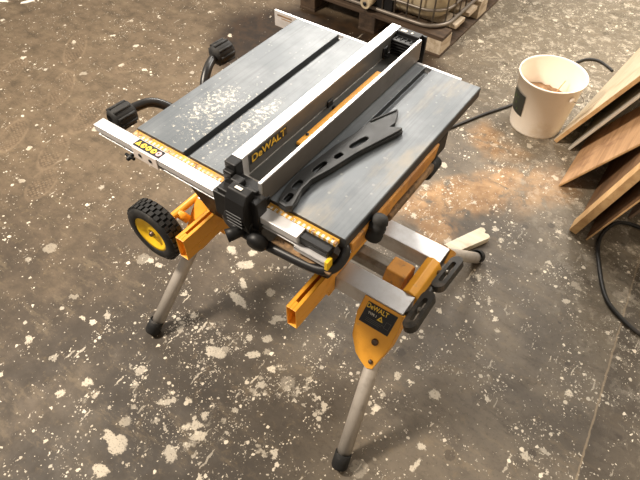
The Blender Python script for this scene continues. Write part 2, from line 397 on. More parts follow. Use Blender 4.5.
# ------------------------------------------------------------------ saw stand
S = thing('saw_stand', 'orange and aluminium rolling stand carrying the table saw', 'saw stand', (.385, .33, 0))
RB, RT = .385, .45
def channel(bm, x0, x1, y0, y1, z0, z1, t=.006):
    # hollow beam with open ends
    prism(bm, [(y0, z0), (y1, z0), (y1, z1), (y0, z1)], frame((x0, 0, 0), (0, 1, 0), (0, 0, 1)), x1-x0,
          holes=[[(y0+t, z0+t), (y0+t, z1-t), (y1-t, z1-t), (y1-t, z0+t)]])
for y0, y1 in ((.165, .24), (.398, .467)):
    bm = BM(); channel(bm, -.028, .781, y0, y1, RB, RT)
    obj('beam', bm, 'alu_dusty', S, .002)
CY = .316
def mir(v, mx, my):
    v = Vector(v)
    if mx: v.x = .752-v.x
    if my: v.y = .695-v.y if v.z < .2 else .633-v.y
    return v
for mx in (0, 1):
    for my in (0, 1):
        foot = Vector((-.035 if mx else .806, .872 if my else -.174, .0))
        top = mir((.735, .178, .41), mx, my)
        d = (top-foot).normalized()
        bm = BM(); tube(bm, [foot+d*.035, top], .0235, 20, False); L = obj('leg', bm, 'leg', S)
        bm = BM(); lathe(bm, [(0, .002), (.024, .002), (.0268, .008), (.0268, .03), (.0265, .055), (.0238, .056)], foot+Vector((0, 0, .012)), d, 24)
        obj('rubber_foot', bm, 'rubber', L)
        # folded steel bracket holding the leg
        o = mir((0, .165, .45), 0, my); up = Vector((0, .586, .81))
        sy = -1 if my else 1
        X = Vector((-1 if mx else 1, 0, 0)); Y = Vector((0, .62*sy, .785))
        o = Vector((.742 if mx else 0, .165 if not my else .468, .45))
        F = frame(o, X, Y)
        zin = 1 if F.to_3x3().col[2].y*sy > 0 else -1        # local z that points inwards
        sc_ = (lambda u: .745+(u-.745)*(.66 if mx else 1.0))
        poly = [(sc_(q[0]), q[1]) for q in [(.655, -.004), (.786, -.004), (.790, -.05), (.788, -.115), (.768, -.20), (.75, -.207), (.728, -.197), (.70, -.18), (.668, -.135), (.660, -.10), (.652, -.06)]]
        bm = BM()
        prism(bm, poly, F, .003*zin)
        for a, b in ((poly[1], poly[2]), (poly[2], poly[3]), (poly[3], poly[4])):
            v = [F @ Vector((a[0], a[1], 0)), F @ Vector((b[0], b[1], 0)), F @ Vector((b[0], b[1], .05*zin)), F @ Vector((a[0], a[1], .05*zin))]
            v2 = [q-X*.003 for q in v]
            A = [bm.verts.new(q) for q in v]; Bv = [bm.verts.new(q) for q in v2]
            bm.faces.new(A); bm.faces.new(Bv[::-1])
            for k in range(4): bm.faces.new((A[k], A[(k+1) % 4], Bv[(k+1) % 4], Bv[k]))
        for a, b in ((poly[10], poly[9]), (poly[9], poly[8]), (poly[8], poly[7]), (poly[0], poly[10])):
            v = [F @ Vector((a[0], a[1], 0)), F @ Vector((b[0], b[1], 0)), F @ Vector((b[0], b[1], .05*zin)), F @ Vector((a[0], a[1], .05*zin))]
            v2 = [q+X*.003 for q in v]
            A = [bm.verts.new(q) for q in v]; Bv = [bm.verts.new(q) for q in v2]
            bm.faces.new(A); bm.faces.new(Bv[::-1])
            for k in range(4): bm.faces.new((A[k], A[(k+1) % 4], Bv[(k+1) % 4], Bv[k]))
        br = obj('leg_bracket', bm, 'orange', S, .001)
        for u, v_, r_ in ((.742, -.118, .011), (.755, -.18, .007)):
            bm = BM(); lathe(bm, [(r_, 0), (r_, .004), (r_*.7, .007), (0, .008)], F @ Vector((u, v_, 0)), F.to_3x3().col[2]*(-zin), 14)
            obj('bolt', bm, 'bolt', br)
        if not mx and not my:
            n = Vector((0, -.785, .62)); F2 = frame(Vector((0, .165, .45))+n*.0006, (1, 0, 0), (0, .62, .785))
            bm = BM(); prism(bm, [(.673, -.014), (.773, -.014), (.768, -.083), (.668, -.083)], F2, .0006)
            dc = obj('decal', bm, 'decal', br)
            F3 = F2 @ Matrix.Translation((0, 0, .0012))
            text_obj('brand_lettering', 'DeWALT', .021, F3 @ Matrix.Translation((.709, -.026, 0)), 'yellow_ink', dc, 0, .86)
            text_obj('small_lettering', 'TYPE 1', .010, F3 @ Matrix.Translation((.700, -.046, 0)), 'pale_ink', dc, 0)
            bm = BM()
            def tri(c, r): return [(c[0]-r, c[1]-r*.7), (c[0]+r, c[1]-r*.7), (c[0], c[1]+r)]
            prism(bm, tri((.728, -.047), .010), F3, .0004, holes=[tri((.728, -.0475), .0035)])
            obj('warning_triangle', bm, 'yellow_ink', dc)
            bm = BM()
            for k in range(3): box(bm, (.685, -.062-.005*k, 0), (.745-.006*k, -.0605-.005*k, .0003), F3)
            prism(bm, [(.748, -.045), (.764, -.045), (.762, -.066), (.746, -.066)], F3, .0003, holes=[[(.7492, -.0462), (.7475, -.0648), (.7612, -.0648), (.7628, -.0462)]])
            obj('fine_print', bm, worn('dim_print', sr(90, 88, 84), sr(60, 58, 56), .5), dc)
# end yoke, telescoping tube and its housing
bm = BM()
pr = [(.735, .385), (.788, .385), (.792, .43), (.780, .452), (.758, .460), (.738, .45), (.733, .43)]
prism(bm, [(x, z) for x, z in pr], frame((0, .398, 0), (1, 0, 0), (0, 0, 1)), .158)
obj('end_yoke', bm, 'orange', S, .003)
bm = BM(); prism(bm, [(-.028, -.018), (.028, -.018), (.028, .014), (.016, .026), (-.016, .026), (-.028, .014)], frame((.25, .31, .418), (0, 1, 0), (0, 0, 1)), .42)
obj('extension_beam', bm, 'steel', S, .002)
bm = BM(); prism(bm, [(-.045, -.03), (.045, -.03), (.048, .005), (.03, .036), (-.03, .036), (-.048, .005)], frame((.655, .31, .415), (0, 1, 0), (0, 0, 1)), .068)
obj('beam_housing', bm, 'orange_dusty', S, .004)
# tool mounting brackets (open box sections with a slot in the top)
for x0 in (.513, .083):
    bm = BM(); x1 = x0+.036; t = .0035
    y0, y1 = -.037, .50
    for lo, hi in (((x0, y0, .452), (x0+t, y1, .51)), ((x1-t, y0, .452), (x1, y1, .51)),
                   ((x0, y0, .5065), (x0+.013, y1, .51)), ((x1-.013, y0, .5065), (x1, y1, .51)),
                   ((x0+.013, y0, .5065), (x1-.013, y0+.03, .51)), ((x0, .158, .452), (x1, y1, .4555)),
                   ((x0, y0, .418), (x0+t, .160, .452)), ((x1-t, y0, .418), (x1, .160, .452)), ((x0, y0, .418), (x1, .160, .4215))):
        box(bm, lo, hi)
    # deeper lug around the beam
    box(bm, (x0+.002, .13, .385), (x1-.002, .163, .42))
    mb = obj('mounting_bracket', bm, 'orange', S, .0015)
    bm = BM(); lathe(bm, [(.009, 0), (.009, .012), (.006, .016), (0, .017)], ((x0+x1)/2, .01, .418), (0, 0, -1), 12)
    obj('bolt', bm, 'bolt', mb)
# release levers at the right end
for pts, sgn in (([(.826, .108, .470), (.832, .15, .476), (.832, .215, .474), (.822, .262, .462)], 0), ([(.822, .292, .448), (.832, .335, .446), (.834, .40, .440), (.826, .452, .432)], 1)):
    bm = BM()
    a, b = Vector(pts[0]), Vector(pts[-1]); d = (b-a).normalized()
    # flattened loop grip
    F = frame(a, d, (1, 0, .35)); Ln = (b-a).length; h = .021
    def stad(l0, l1, h): 
        o = []
        for k in range(9): th = math.pi/2+math.pi*k/8; o.append((l0+h+h*math.cos(th), h*math.sin(th)))
        for k in range(9): th = -math.pi/2+math.pi*k/8; o.append((l1-h+h*math.cos(th), h*math.sin(th)))
        return o
    prism(bm, stad(0, Ln, h), F, -.022, holes=[stad(.03, Ln-.03, .008)])
    lv = obj('release_lever', bm, 'grip', S, .005)
    bm = BM(); tube(bm, [F @ Vector((Ln*.55, 0, -.012)), (.786, (a.y+b.y)/2, .43)], .008, 10, False)
    obj('pivot_pin', bm, 'steel', lv)
bm = BM(); tube(bm, [(.800, .20, .445), (.806, .28, .452), (.806, .36, .440)], .011, 12); obj('lever_link', bm, 'grip', S)
# wheels on the left end
for yc, s in ((-.042, 1), (.675, -1)):
    wc = Vector((-.048, yc, .431)); Rw = .106; W = .066
    bm = BM()
    prof = [(.068, .004), (.072, .0), (.096, .0), (.102, .006), (.1045, .014), (.1045, W-.014), (.102, W-.006), (.096, W), (.070, W), (.066, W-.006)]
    lathe(bm, prof, wc, (0, s, 0), 48, closed=True)
    # tread blocks
    for k in range(30):
        for row in range(3):
            th = 2*math.pi*(k+.5*(row % 2))/30
            F = Matrix.Translation(wc) @ Matrix.Rotation(th, 4, 'Y')
            y0 = s*(.008+row*.0175); y1 = s*(.008+row*.0175+.0158)
            box(bm, (-.0075, min(y0, y1), .101), (.0075, max(y0, y1), .1095), F)
    wh = obj('wheel', bm, 'rubber', S)
    bm = BM(); lathe(bm, [(0, .016), (.014, .014), (.018, .010), (.024, .016), (.05, .018), (.058, .006), (.070, .003), (.070, .05), (.03, .05), (0, .05)], wc, (0, s, 0), 40)
    obj('rim', bm, 'rim', wh)
    bm = BM(); lathe(bm, [(.009, .016), (.009, .004), (.006, .001), (0, .0)], wc, (0, s, 0), 8)
    obj('axle_nut', bm, 'bolt', wh)
bm = BM(); tube(bm, [(-.048, .0, .431), (-.048, .633, .431)], .013, 14, False)
tube(bm, [(-.02, .10, .40), (-.05, .085, .431)], .016, 14, False)
obj('axle', bm, 'orange', S)
bm = BM(); tube(bm, [(-.03, .20, .452), (-.035, .205, .51), (.0, .225, .575), (.05, .24, .585)], .011, 12); obj('frame_tube', bm, 'orange', S)

# ------------------------------------------------------------------ table saw
T = thing('table_saw', 'table saw with scratched grey metal top, aluminium fence and orange body', 'table saw', (.33, .35, .512))
# table: three lands with two milled slots
bm = BM()
W_, D_ = .67, .711
a, b, c, d = .171, .194, .488, .5105
# slots converge very slightly toward the back, as on the machine
prof = [(0, .838), (.67, .838), (.67, .8665), (.6665, .87), (.5105, .87), (.5105, .85), (.488, .85), (.488, .87), (.194, .87), (.194, .848), (.171, .848), (.171, .87), (.0035, .87), (0, .8665)]
prism(bm, prof, frame((0, D_, 0), (1, 0, 0), (0, 0, 1)), D_)
tb = obj('table_top', bm, 'table', T, .0012)
bm = BM(); box(bm, (.28, .20, .8685), (.335, .52, .8706)); obj('throat_plate', bm, 'steel', tb)
# body
bm = BM()
def ring(pts, z): return [bm.verts.new((x, y, z)) for x, y in pts]
r0 = ring([(.10, .10), (.56, .10), (.56, .62), (.10, .62)], .512)
r1 = ring([(.06, .05), (.60, .05), (.60, .66), (.06, .66)], .70)
r2 = ring([(.04, .03), (.63, .03), (.63, .68), (.04, .68)], .838)
bm.faces.new(r0[::-1]); bm.faces.new(r2)
for A, Bq in ((r0, r1), (r1, r2)):
    for k in range(4): bm.faces.new((A[k], A[(k+1) % 4], Bq[(k+1) % 4], Bq[k]))
hs = obj('housing', bm, 'black', T, .01)
bm = BM()
prism(bm, [(.02, .838), (.025, .80), (.10, .788), (.20, .788), (.22, .80), (.38, .79), (.44, .80), (.455, .838)], frame((.640, 0, 0), (0, 1, 0), (0, 0, 1)), .036)
obj('side_panel', bm, 'orange_dusty', T, .003)
bm = BM(); box(bm, (.0, .04, .79), (.012, .66, .838))
obj('side_panel', bm, 'orange_dusty', T, .003)
bm = BM(); box(bm, (.640, .20, .752), (.680, .44, .778))
obj('side_bar', bm, 'duststeel', T, .006)
bm = BM(); tube(bm, [(.662, .42, .742), (.662, .49, .745)], .021, 16, False); obj('tube_foot', bm, 'rubber', T, .004)
bm = BM(); box(bm, (.636, .455, .765), (.668, .53, .836)); obj('corner_block', bm, 'black', T, .008)
# motor hanging to the right below the table
bm = BM(); tube(bm, [(.42, .36, .64), (.60, .36, .64)], .06, 24, False); lathe(bm, [(.045, 0), (.045, .012), (0, .016)], (.60, .36, .64), (1, 0, 0), 24)
obj('motor', bm, 'black', T, .004)
# rails
bm = BM(); prism(bm, [(-.052, .840), (-.049, .836), (-.045, .834), (-.022, .834), (-.022, .826), (-.018, .826), (-.018, .86), (-.052, .86)], frame((-.116, 0, 0), (0, 1, 0), (0, 0, 1)), .688)
box(bm, (-.114, -.048, .822), (.57, -.024, .826)); box(bm, (-.114, -.036, .824), (.57, -.032, .838))
fr = obj('front_rail', bm, 'alu', T, .001)
bm = BM(); box(bm, (.572, -.042, .832), (.652, -.018, .855)); box(bm, (.60, -.044, .836), (.65, -.040, .844)); obj('rail_slide', bm, 'black', T, .003)
bm = BM(); box(bm, (.565, -.056, .824), (.652, -.040, .829)); box(bm, (.565, -.056, .816), (.652, -.053, .829)); obj('rail_lip', bm, 'alu', T, .001)
bm = BM(); box(bm, (.651, -.056, .806), (.661, -.036, .836)); obj('rail_end_cap', bm, 'rim', T, .002)
# plate with two holes and a screw
bm = BM(); box(bm, (.035, -.0545, .824), (.125, -.052, .859)); pl_ = obj('rail_plate', bm, worn('pale_rail_plate', sr(228, 215, 205), sr(210, 196, 184), .5), T, .0008)
for hx in (.062, .10):
    bm = BM(); lathe(bm, [(0, 0), (.0058, 0), (.0058, .0012), (.004, .0018), (0, .0008)], (hx, -.0545, .842), (0, -1, 0), 16); obj('hole', bm, 'decal', pl_)
bm = BM(); lathe(bm, [(.006, 0), (.006, .02), (.004, .024), (0, .024)], (.018, -.045, .818), (0, -1, -.2), 12); tube(bm, [(.002, -.057, .818), (.034, -.057, .816)], .0045, 8, False); obj('thumb_screw', bm, 'black', T)
# row of safety icons on the rail
bm = BM(); box(bm, (.032, -.0475, .8602), (.128, -.021, .8606)); ic = obj('icon_decal', bm, 'decal', T)
for k in range(5):
    cx = .0435+k*.0182; F = frame((cx, -.0345, .8608), (1, 0, 0), (0, 1, 0)); bm = BM()
    if k == 0: prism(bm, [(-.0085, -.007), (.0085, -.007), (0, .0095)], F, .0003, holes=[[(-.0015, -.004), (0, .003), (.0015, -.004)]])
    else:
        circ = [(.0080*math.cos(i*math.pi/8), .0088*math.sin(i*math.pi/8)) for i in range(16)]
        inner = [(.0028*math.cos(-i*math.pi/4)+(.002 if k % 2 else -.001), .0034*math.sin(-i*math.pi/4)) for i in range(8)]
        prism(bm, circ, F, .0003, holes=[inner])
    obj('safety_icon', bm, 'pink_ink' if k == 4 else 'yellow_ink', ic)
bm = BM(); box(bm, (.0, -.0175, .850), (.655, -.0005, .8615)); obj('ruler_tape', bm, 'tape', T, .0008)
bm = BM(); box(bm, (-.105, .722, .835), (.60, .732, .862)); box(bm, (-.105, .722, .806), (-.004, .728, .836)); box(bm, (0, .711, .84), (.60, .722, .852)); rr = obj('rear_rail', bm, 'alu', T, .001)
bm = BM(); box(bm, (-.092, .7215, .846), (-.03, .722, .852)); box(bm, (-.075, .7215, .838), (-.02, .722, .841)); obj('rail_slot', bm, 'duststeel', rr)
# dusty shelf and roll cage
bm = BM(); box(bm, (.50, -.058, .797), (.668, -.0, .803)); obj('dust_shelf', bm, 'duststeel', T, .001)
bm = BM()
tube(bm, [(.30, .03, .77), (.34, -.04, .776), (.42, -.062, .780), (.54, -.060, .786), (.62, -.056, .791), (.652, -.047, .796), (.667, -.031, .803), (.672, -.012, .815), (.668, .005, .829), (.64, .02, .832)], .0125, 14)
obj('roll_cage', bm, 'black_gloss', T)
bm = BM()
lathe(bm, [(0, 0), (.014, .002), (.02, .01), (.022, .02), (.019, .024), (.022, .03), (.022, .04), (.019, .044), (.022, .05), (.021, .062), (.016, .07), (0, .072)], (.692, .122, .860), (-.02, -.5, -.85), 20)
obj('cage_grip', bm, 'rubber', T)
# carry tubes with knobs on the left
for pts, k0, ax in (([(.03, .22, .74), (-.05, .205, .755), (-.10, .185, .785), (-.13, .155, .803), (-.145, .115, .806), (-.150, .085, .804)], (-.146, .10, .805), (-.12, -.99, -.05)),
                    ([(.03, .30, .70), (-.06, .32, .72), (-.098, .345, .765), (-.118, .385, .795), (-.135, .425, .803), (-.142, .455, .803)], (-.146, .445, .803), (.16, .97, .08))):
    bm = BM(); tube(bm, pts, .0145, 14); tk = obj('carry_tube', bm, 'black_gloss', T)
    bm = BM(); lathe(bm, [(.0, .0), (.018, .0), (.030, .006), (.034, .016), (.034, .060), (.031, .070), (.022, .076), (.018, .070), (0, .069)], k0, ax, 28)
    F = Vector(ax).normalized(); u = F.orthogonal().normalized(); w_ = F.cross(u)
    for k in range(9):
        th = 2*math.pi*k/9; c_ = Vector(k0)+(u*math.cos(th)+w_*math.sin(th))*.0335
        tube(bm, [c_+F*.012, c_+F*.066], .0048, 8, False)
    obj('knob', bm, 'rubber', tk)
# fence
bm = BM()
zf = .944
prism(bm, [(.338, .874), (.369, .874), (.369, zf), (.338, zf)], frame((0, .752, 0), (1, 0, 0), (0, 0, 1)), .742)
prism(bm, [(.369, .877), (.446, .877), (.446, .881), (.369, .881)], frame((0, .745, 0), (1, 0, 0), (0, 0, 1)), .735)
prism(bm, [(.446, .874), (.455, .874), (.455, zf-.004), (.446, zf-.004)], frame((0, .726, 0), (1, 0, 0), (0, 0, 1)), .752)
fe = obj('rip_fence', bm, 'alu_fence', T, .0008)
bm = BM(); box(bm, (.3692, .03, .886), (.3700, .72, .940)); obj('fence_face', bm, worn('grey_fence_face', (.11, .107, .10), (.085, .082, .078), .5, .3, 12), fe)
bm = BM(); box(bm, (.4552, -.022, .876), (.4562, .722, .937)); obj('fence_face', bm, worn('brown_grey_fence_face', (.17, .155, .14), (.13, .118, .105), .5, .4, 12), fe)
bm = BM(); box(bm, (.394, .185, .881), (.425, .58, .889)); st = obj('guide_strip', bm, 'orange', fe, .001)
bm = BM(); box(bm, (.3705, .025, .8812), (.4455, .7, .8822)); obj('fence_floor', bm, worn('dark_fence_floor', (.07, .07, .065), (.05, .05, .046), .5, .3, 12), fe)
bm = BM(); lathe(bm, [(.0045, 0), (.0045, .002), (0, .0025)], (.400, .225, .889), (0, 0, 1), 12); obj('rivet', bm, 'decal', fe)
for yy, zz in ((.365, .875), (.655, .895)):
    bm = BM(); box(bm, (.3702, yy-.010, zz-.008), (.376, yy+.014, zz+.026)); box(bm, (.376, yy-.006, zz-.004), (.388, yy+.006, zz+.004)); box(bm, (.385, yy-.006, zz-.004), (.389, yy+.006, zz+.016)); obj('stick_holder', bm, 'black', fe, .002)
bm = BM(); box(bm, (.3702, .034, .908), (.3706, .178, .934)); fd = obj('fence_decal', bm, 'decal', fe)
text_obj('brand_lettering', 'DeWALT', .030, frame((.3708, .106, .9205), (0, 1, 0), (0, 0, 1)), 'yellow_faded', fd, 0, 1.1)
bm = BM(); tube(bm, [(.345, .395, zf+.0003), (.356, .405, zf+.0003), (.352, .418, zf+.0003), (.362, .42, zf+.0003)], .0006, 5); obj('pencil_mark', bm, 'decal', fe)
# rear cap with ribs
bm = BM()
box(bm, (.370, .715, .876), (.447, .72, .935)); box(bm, (.336, .748, .85), (.458, .758, .938)); box(bm, (.370, .722, .93), (.446, .75, .944))
for k in range(6): box(bm, (.372, .690+.0*k, .882+k*.009), (.445, .716, .886+k*.009))
for k in range(4): box(bm, (.38+k*.016, .70, .882), (.384+k*.016, .716, .934))
obj('rear_latch', bm, 'black', fe, .0015)
bm = BM(); box(bm, (.380, .728, .9442), (.400, .738, .9450)); box(bm, (.414, .73, .9442), (.420, .738, .9450)); obj('mark', bm, 'pale_ink', fe)
# front head (clamp) of the fence
bm = BM()
box(bm, (.337, -.018, .885), (.371, .010, .943)); box(bm, (.340, -.030, .880), (.368, -.016, .925))
box(bm, (.368, -.030, .866), (.448, .004, .905)); box(bm, (.372, -.040, .890), (.402, -.018, .922)); box(bm, (.415, -.036, .885), (.446, -.024, .915))
box(bm, (.338, -.055, .862), (.46, -.004, .888)); box(bm, (.326, -.060, .796), (.368, -.014, .874)); box(bm, (.440, -.060, .815), (.466, -.024, .905))
hd = obj('fence_head', bm, 'black', fe, .003)
bm = BM(); prism(bm, [(-.088, .862), (-.080, .905), (-.066, .926), (-.044, .928), (-.04, .90), (-.05, .80), (-.074, .81)], frame((.388, 0, 0), (0, 1, 0), (0, 0, 1)), .058)
for k in range(4): box(bm, (.392, -.090, .832+k*.011), (.442, -.079, .837+k*.011))
la = obj('clamp_lever', bm, 'black', fe, .004)
bm = BM(); box(bm, (.404, -.060, .9282), (.424, -.052, .9288)); obj('mark', bm, 'pale_ink', la)
bm = BM(); prism(bm, [(-.070, .775), (-.055, .90), (-.02, .905), (-.02, .775)], frame((.400, 0, 0), (0, 1, 0), (0, 0, 1)), .045)
tube(bm, [(.36, -.05, .81), (.45, -.055, .815)], .020, 16, False)
obj('clamp_body', bm, 'black', fe, .003)
# height crank under the rail
bm = BM(); tube(bm, [(.40, .04, .80), (.425, -.050, .80)], .011, 12, False); lathe(bm, [(0, 0), (.026, .0), (.033, .007), (.033, .012), (.026, .02), (0, .02)], (.430, -.045, .795), (.1, -1, -.1), 32)
hw = obj('hand_wheel', bm, 'black', T)
bm = BM(); lathe(bm, [(.012, 0), (.014, .006), (.016, .03), (.0175, .048), (.012, .048), (.0115, .040), (0, .038)], (.420, -.060, .795), (-.5, -.8, -.10), 20); obj('crank_knob', bm, 'black', hw)
bm = BM(); lathe(bm, [(0, 0), (.022, 0), (.027, .006), (.027, .02), (.021, .028), (0, .03)], (.472, -.065, .805), (.15, -.95, -.25), 24); obj('lock_knob', bm, 'black', hw)

# ------------------------------------------------------------------ push stick on the table
origin((.52, .22, .871))
out = [(0.491,-0.011),(0.51,-0.013),(0.523,-0.003),(0.520,0.02),(0.509,0.054),(0.508,0.096),(0.523,0.15),(0.543,0.241),(0.587,0.375),(0.590,0.392),(0.575,0.400),(0.553,0.388),(0.556,0.41),(0.536,0.462),(0.530,0.466),(0.497,0.387),(0.492,0.31),(0.477,0.24),(0.469,0.161),(0.462,0.107),(0.466,0.048),(0.478,0.005)]
def oval(cx, cy, l, w, dx, dy):
    v = Vector((dx, dy)).normalized(); n = Vector((-v.y, v.x)); o = []
    for k in range(12):
        th = 2*math.pi*k/12; q = Vector((cx, cy))+v*(l*math.copysign(abs(math.cos(th))**.6, math.cos(th)))+n*(w*math.copysign(abs(math.sin(th))**.6, math.sin(th))); o.append((q.x, q.y))
    return o
holes = [oval(.494, .022, .015, .008, -.1, 1), oval(.485, .068, .018, .008, -.02, 1), oval(.492, .150, .025, .007, .12, 1), oval(.507, .212, .014, .007, .2, 1), oval(.521, .285, .032, .008, .25, 1)]
bm = BM(); prism(bm, out, frame((0, 0, .8712), (1, 0, 0), (0, 1, 0)), .011, holes)
# raised rim along the working edge and around the back plate
rim = [(0.491,-0.006),(0.51,-0.008),(0.518,0.0),(0.504,0.054),(0.503,0.096),(0.518,0.15),(0.538,0.241),(0.580,0.376),(0.583,0.391)]
for a_, b_ in zip(rim, rim[1:]):
    dv = Vector((b_[0]-a_[0], b_[1]-a_[1], 0)); F = frame((a_[0], a_[1], .880), dv, (0, 0, 1)); box(bm, (-.002, 0, -.003), (dv.length+.002, .010, .004), F)
rim2 = [(.500,.375),(.532,.458)]
for a_, b_ in zip(rim2, rim2[1:]):
    dv = Vector((b_[0]-a_[0], b_[1]-a_[1], 0)); F = frame((a_[0], a_[1], .880), dv, (0, 0, 1)); box(bm, (0, 0, -.0015), (dv.length, .006, .0025), F)
tag(obj('push_stick', bm, 'pushstick', None, .0015), 'charcoal plastic push stick with oval holes lying beside the fence', 'push stick')

# ------------------------------------------------------------------ bucket
BC = Vector((.662, 1.872, 0)); H = .30; r0, r1 = .129, .160
bk = thing('bucket', 'round off-white plastic bucket with dark green-black label', 'bucket', BC)
bm = BM(); lathe(bm, [(0, .004), (r0-.01, .004), (r0, .0), (r0+.0015, .01), (r1-.003, H-.006), (r1+.002, H-.006), (r1+.003, H), (r1-.004, H), (r1-.005, H-.01), (r0-.004, .012), (0, .010)], BC, (0, 0, 1), 72)
obj('body', bm, 'bucket', bk)
bm = BM()
def onb(th, z, e=.0012): r = r0+(r1-r0)*z/H+e; return BC+Vector((r*math.cos(th), r*math.sin(th), z))
t0, t1 = R(206), R(247)
G_ = [[bm.verts.new(onb(t0+(t1-t0)*i/10, .098+j*.024, .0026)) for i in range(11)] for j in range(6)]
for j in range(5):
    for i in range(10): bm.faces.new((G_[j][i], G_[j][i+1], G_[j+1][i+1], G_[j+1][i]))
lb = obj('label', bm, worn('dark_label', (.022, .024, .02), (.04, .045, .03), .4, 0, 20), bk)
bm = BM()
for th, z, s in ((R(213), .17, .012), (R(220), .185, .016), (R(225), .155, .012), (R(231), .125, .010), (R(216), .13, .008), (R(229), .19, .009)):
    q = [bm.verts.new(onb(th+dx*s*6, z+dz*s, .0036)) for dx, dz in ((-.5, -.6), (.5, -.4), (.35, .6), (-.4, .5))]; bm.faces.new(q)
obj('label_print', bm, 'green_ink', lb)
ha = R(-32)
for s_ in (ha, ha+math.pi):
    bm = BM(); lathe(bm, [(.013, 0), (.013, .006), (.008, .010), (0, .010)], BC+Vector((math.cos(s_)*(r1-.003), math.sin(s_)*(r1-.003), H-.05)), (math.cos(s_), math.sin(s_), 0), 14)
    obj('handle_ear', bm, 'bucket', bk)
bm = BM(); pts = []
for k in range(13):
    ph = math.pi*k/12
    base = Vector((math.cos(ha), math.sin(ha), 0)); side = Vector((math.sin(ha), -math.cos(ha), 0))*-1
    pts.append(BC+base*math.cos(ph)*(r1+.014)+side*(r1+.02)*math.sin(ph)+Vector((0, 0, H-.05-.085*math.sin(ph))))
tube(bm, pts, .0022, 8); obj('handle', bm, 'cage', bk)
origin(BC)
bm = BM(); rz_ = .15; rr_ = r0+(r1-r0)*rz_/H-.007
seg = 40; rings = []
for j in range(9):
    f = j/8; rings.append([bm.verts.new(BC+Vector((rr_*f*math.cos(2*math.pi*i/seg), rr_*f*math.sin(2*math.pi*i/seg), rz_-.012+.035*math.exp(-((f*math.cos(2*math.pi*i/seg)+.5)**2+(f*math.sin(2*math.pi*i/seg)-.3)**2)*2)*(1 if f < 1 else .9)+random.uniform(-.004, .004)))) for i in range(seg)])
for j in range(8):
    for i in range(seg):
        if j == 0 and False: continue
        bm.faces.new((rings[j][i], rings[j][(i+1) % seg], rings[j+1][(i+1) % seg], rings[j+1][i])).smooth = True
bmesh.ops.remove_doubles(bm, verts=bm.verts, dist=.0001)
tag(obj('sawdust', bm, 'dustpile'), 'brown sawdust and shavings inside the off-white bucket', 'sawdust', None, 'stuff')
origin(BC+Vector((-.02, .0, .0)))
bm = BM(); tube(bm, [BC+Vector((.03, .06, .16)), BC+Vector((.05, .10, .225))], .0025, 6, False)
tag(obj('wood_sliver', bm, 'plank'), 'thin wood sliver standing up in the bucket', 'wood sliver')

# ------------------------------------------------------------------ leaning boards
def board(name, x0, y0, theta, length, height, thick, mat, label, cat='board', rz=0, edge=None, pre=None):
    th = R(theta); u = Vector((math.cos(th), 0, math.sin(th))); n = Vector((-math.sin(th), 0, math.cos(th)))
    origin((x0, y0, 0))
    Rz = Matrix.Translation((x0, y0, 0)) @ Matrix.Rotation(R(rz), 4, 'Z')
    lift = thick*math.cos(th)+.0005
    bm = BM()
    mtx = Rz @ Matrix.Translation((0, 0, lift)) @ Matrix((u, (0, 1, 0), n)).transposed().to_4x4()
    box(bm, (0, 0, -thick), (height, length, 0), mtx)
    o = obj(name, bm, mat, None, min(.002, thick*.2)); 
    if edge:
        o.data.materials.append(M[edge])
        for f in o.data.polygons:
            if abs(f.normal.x*math.sin(R(theta))-f.normal.z*math.cos(R(theta))) < .6: f.material_index = 1
    return tag(o, label, cat)
board('painted_board', .792, 1.785, 65, 1.35, .95, .020, 'mdf', 'wide pale board leaning right behind the bucket', rz=-5.8, edge='plank')
board('metal_sheet', .872, 1.765, 66.5, 1.0, .75, .012, worn('grey_metal_edge', sr(205, 198, 184), sr(180, 172, 158), .5, .2), 'thin grey metal sheet leaning just under the wide pale board', 'metal sheet', rz=-5.8)
board('painted_board', .952, 2.02, 66, .34, .95, .018, worn('grey_white_board', sr(186, 180, 168), sr(170, 162, 150), .6), 'pale grey board standing behind the brown plywood offcut', rz=-3)
board('painted_board', .985, 2.38, 66, .5, .95, .018, worn('grey_white_board', sr(186, 180, 168), sr(170, 162, 150), .6), 'pale grey board farthest back beside the wide pale board', rz=-3)
board('plywood_sheet', .925, 1.487, 59.3, .45, .44, .010, 'ply', 'reddish-brown plywood offcut leaning nearest the bucket', 'plywood', edge='plank')
board('plank', 1.06, 1.238, 75, .075, .66, .034, 'plank', 'narrow pale plank leaning between the plywood offcuts', 'plank')
board('plywood_sheet', 1.075, 1.325, 75, .52, .62, .018, 'ply_dark', 'dark brown plywood standing directly behind the narrow pale plank', 'plywood', edge='ply_dark')
board('plywood_sheet', 1.136, 1.232, 73, .50, .70, .008, 'ply_dark', 'thin dark brown plywood sheet leaning behind the thick plank', 'plywood', edge='plank')
board('wood_strip', 1.250, 1.47, 74, .35, .85, .012, 'strip', 'pinkish-brown narrow board leaning nearest the looped cable', 'board')

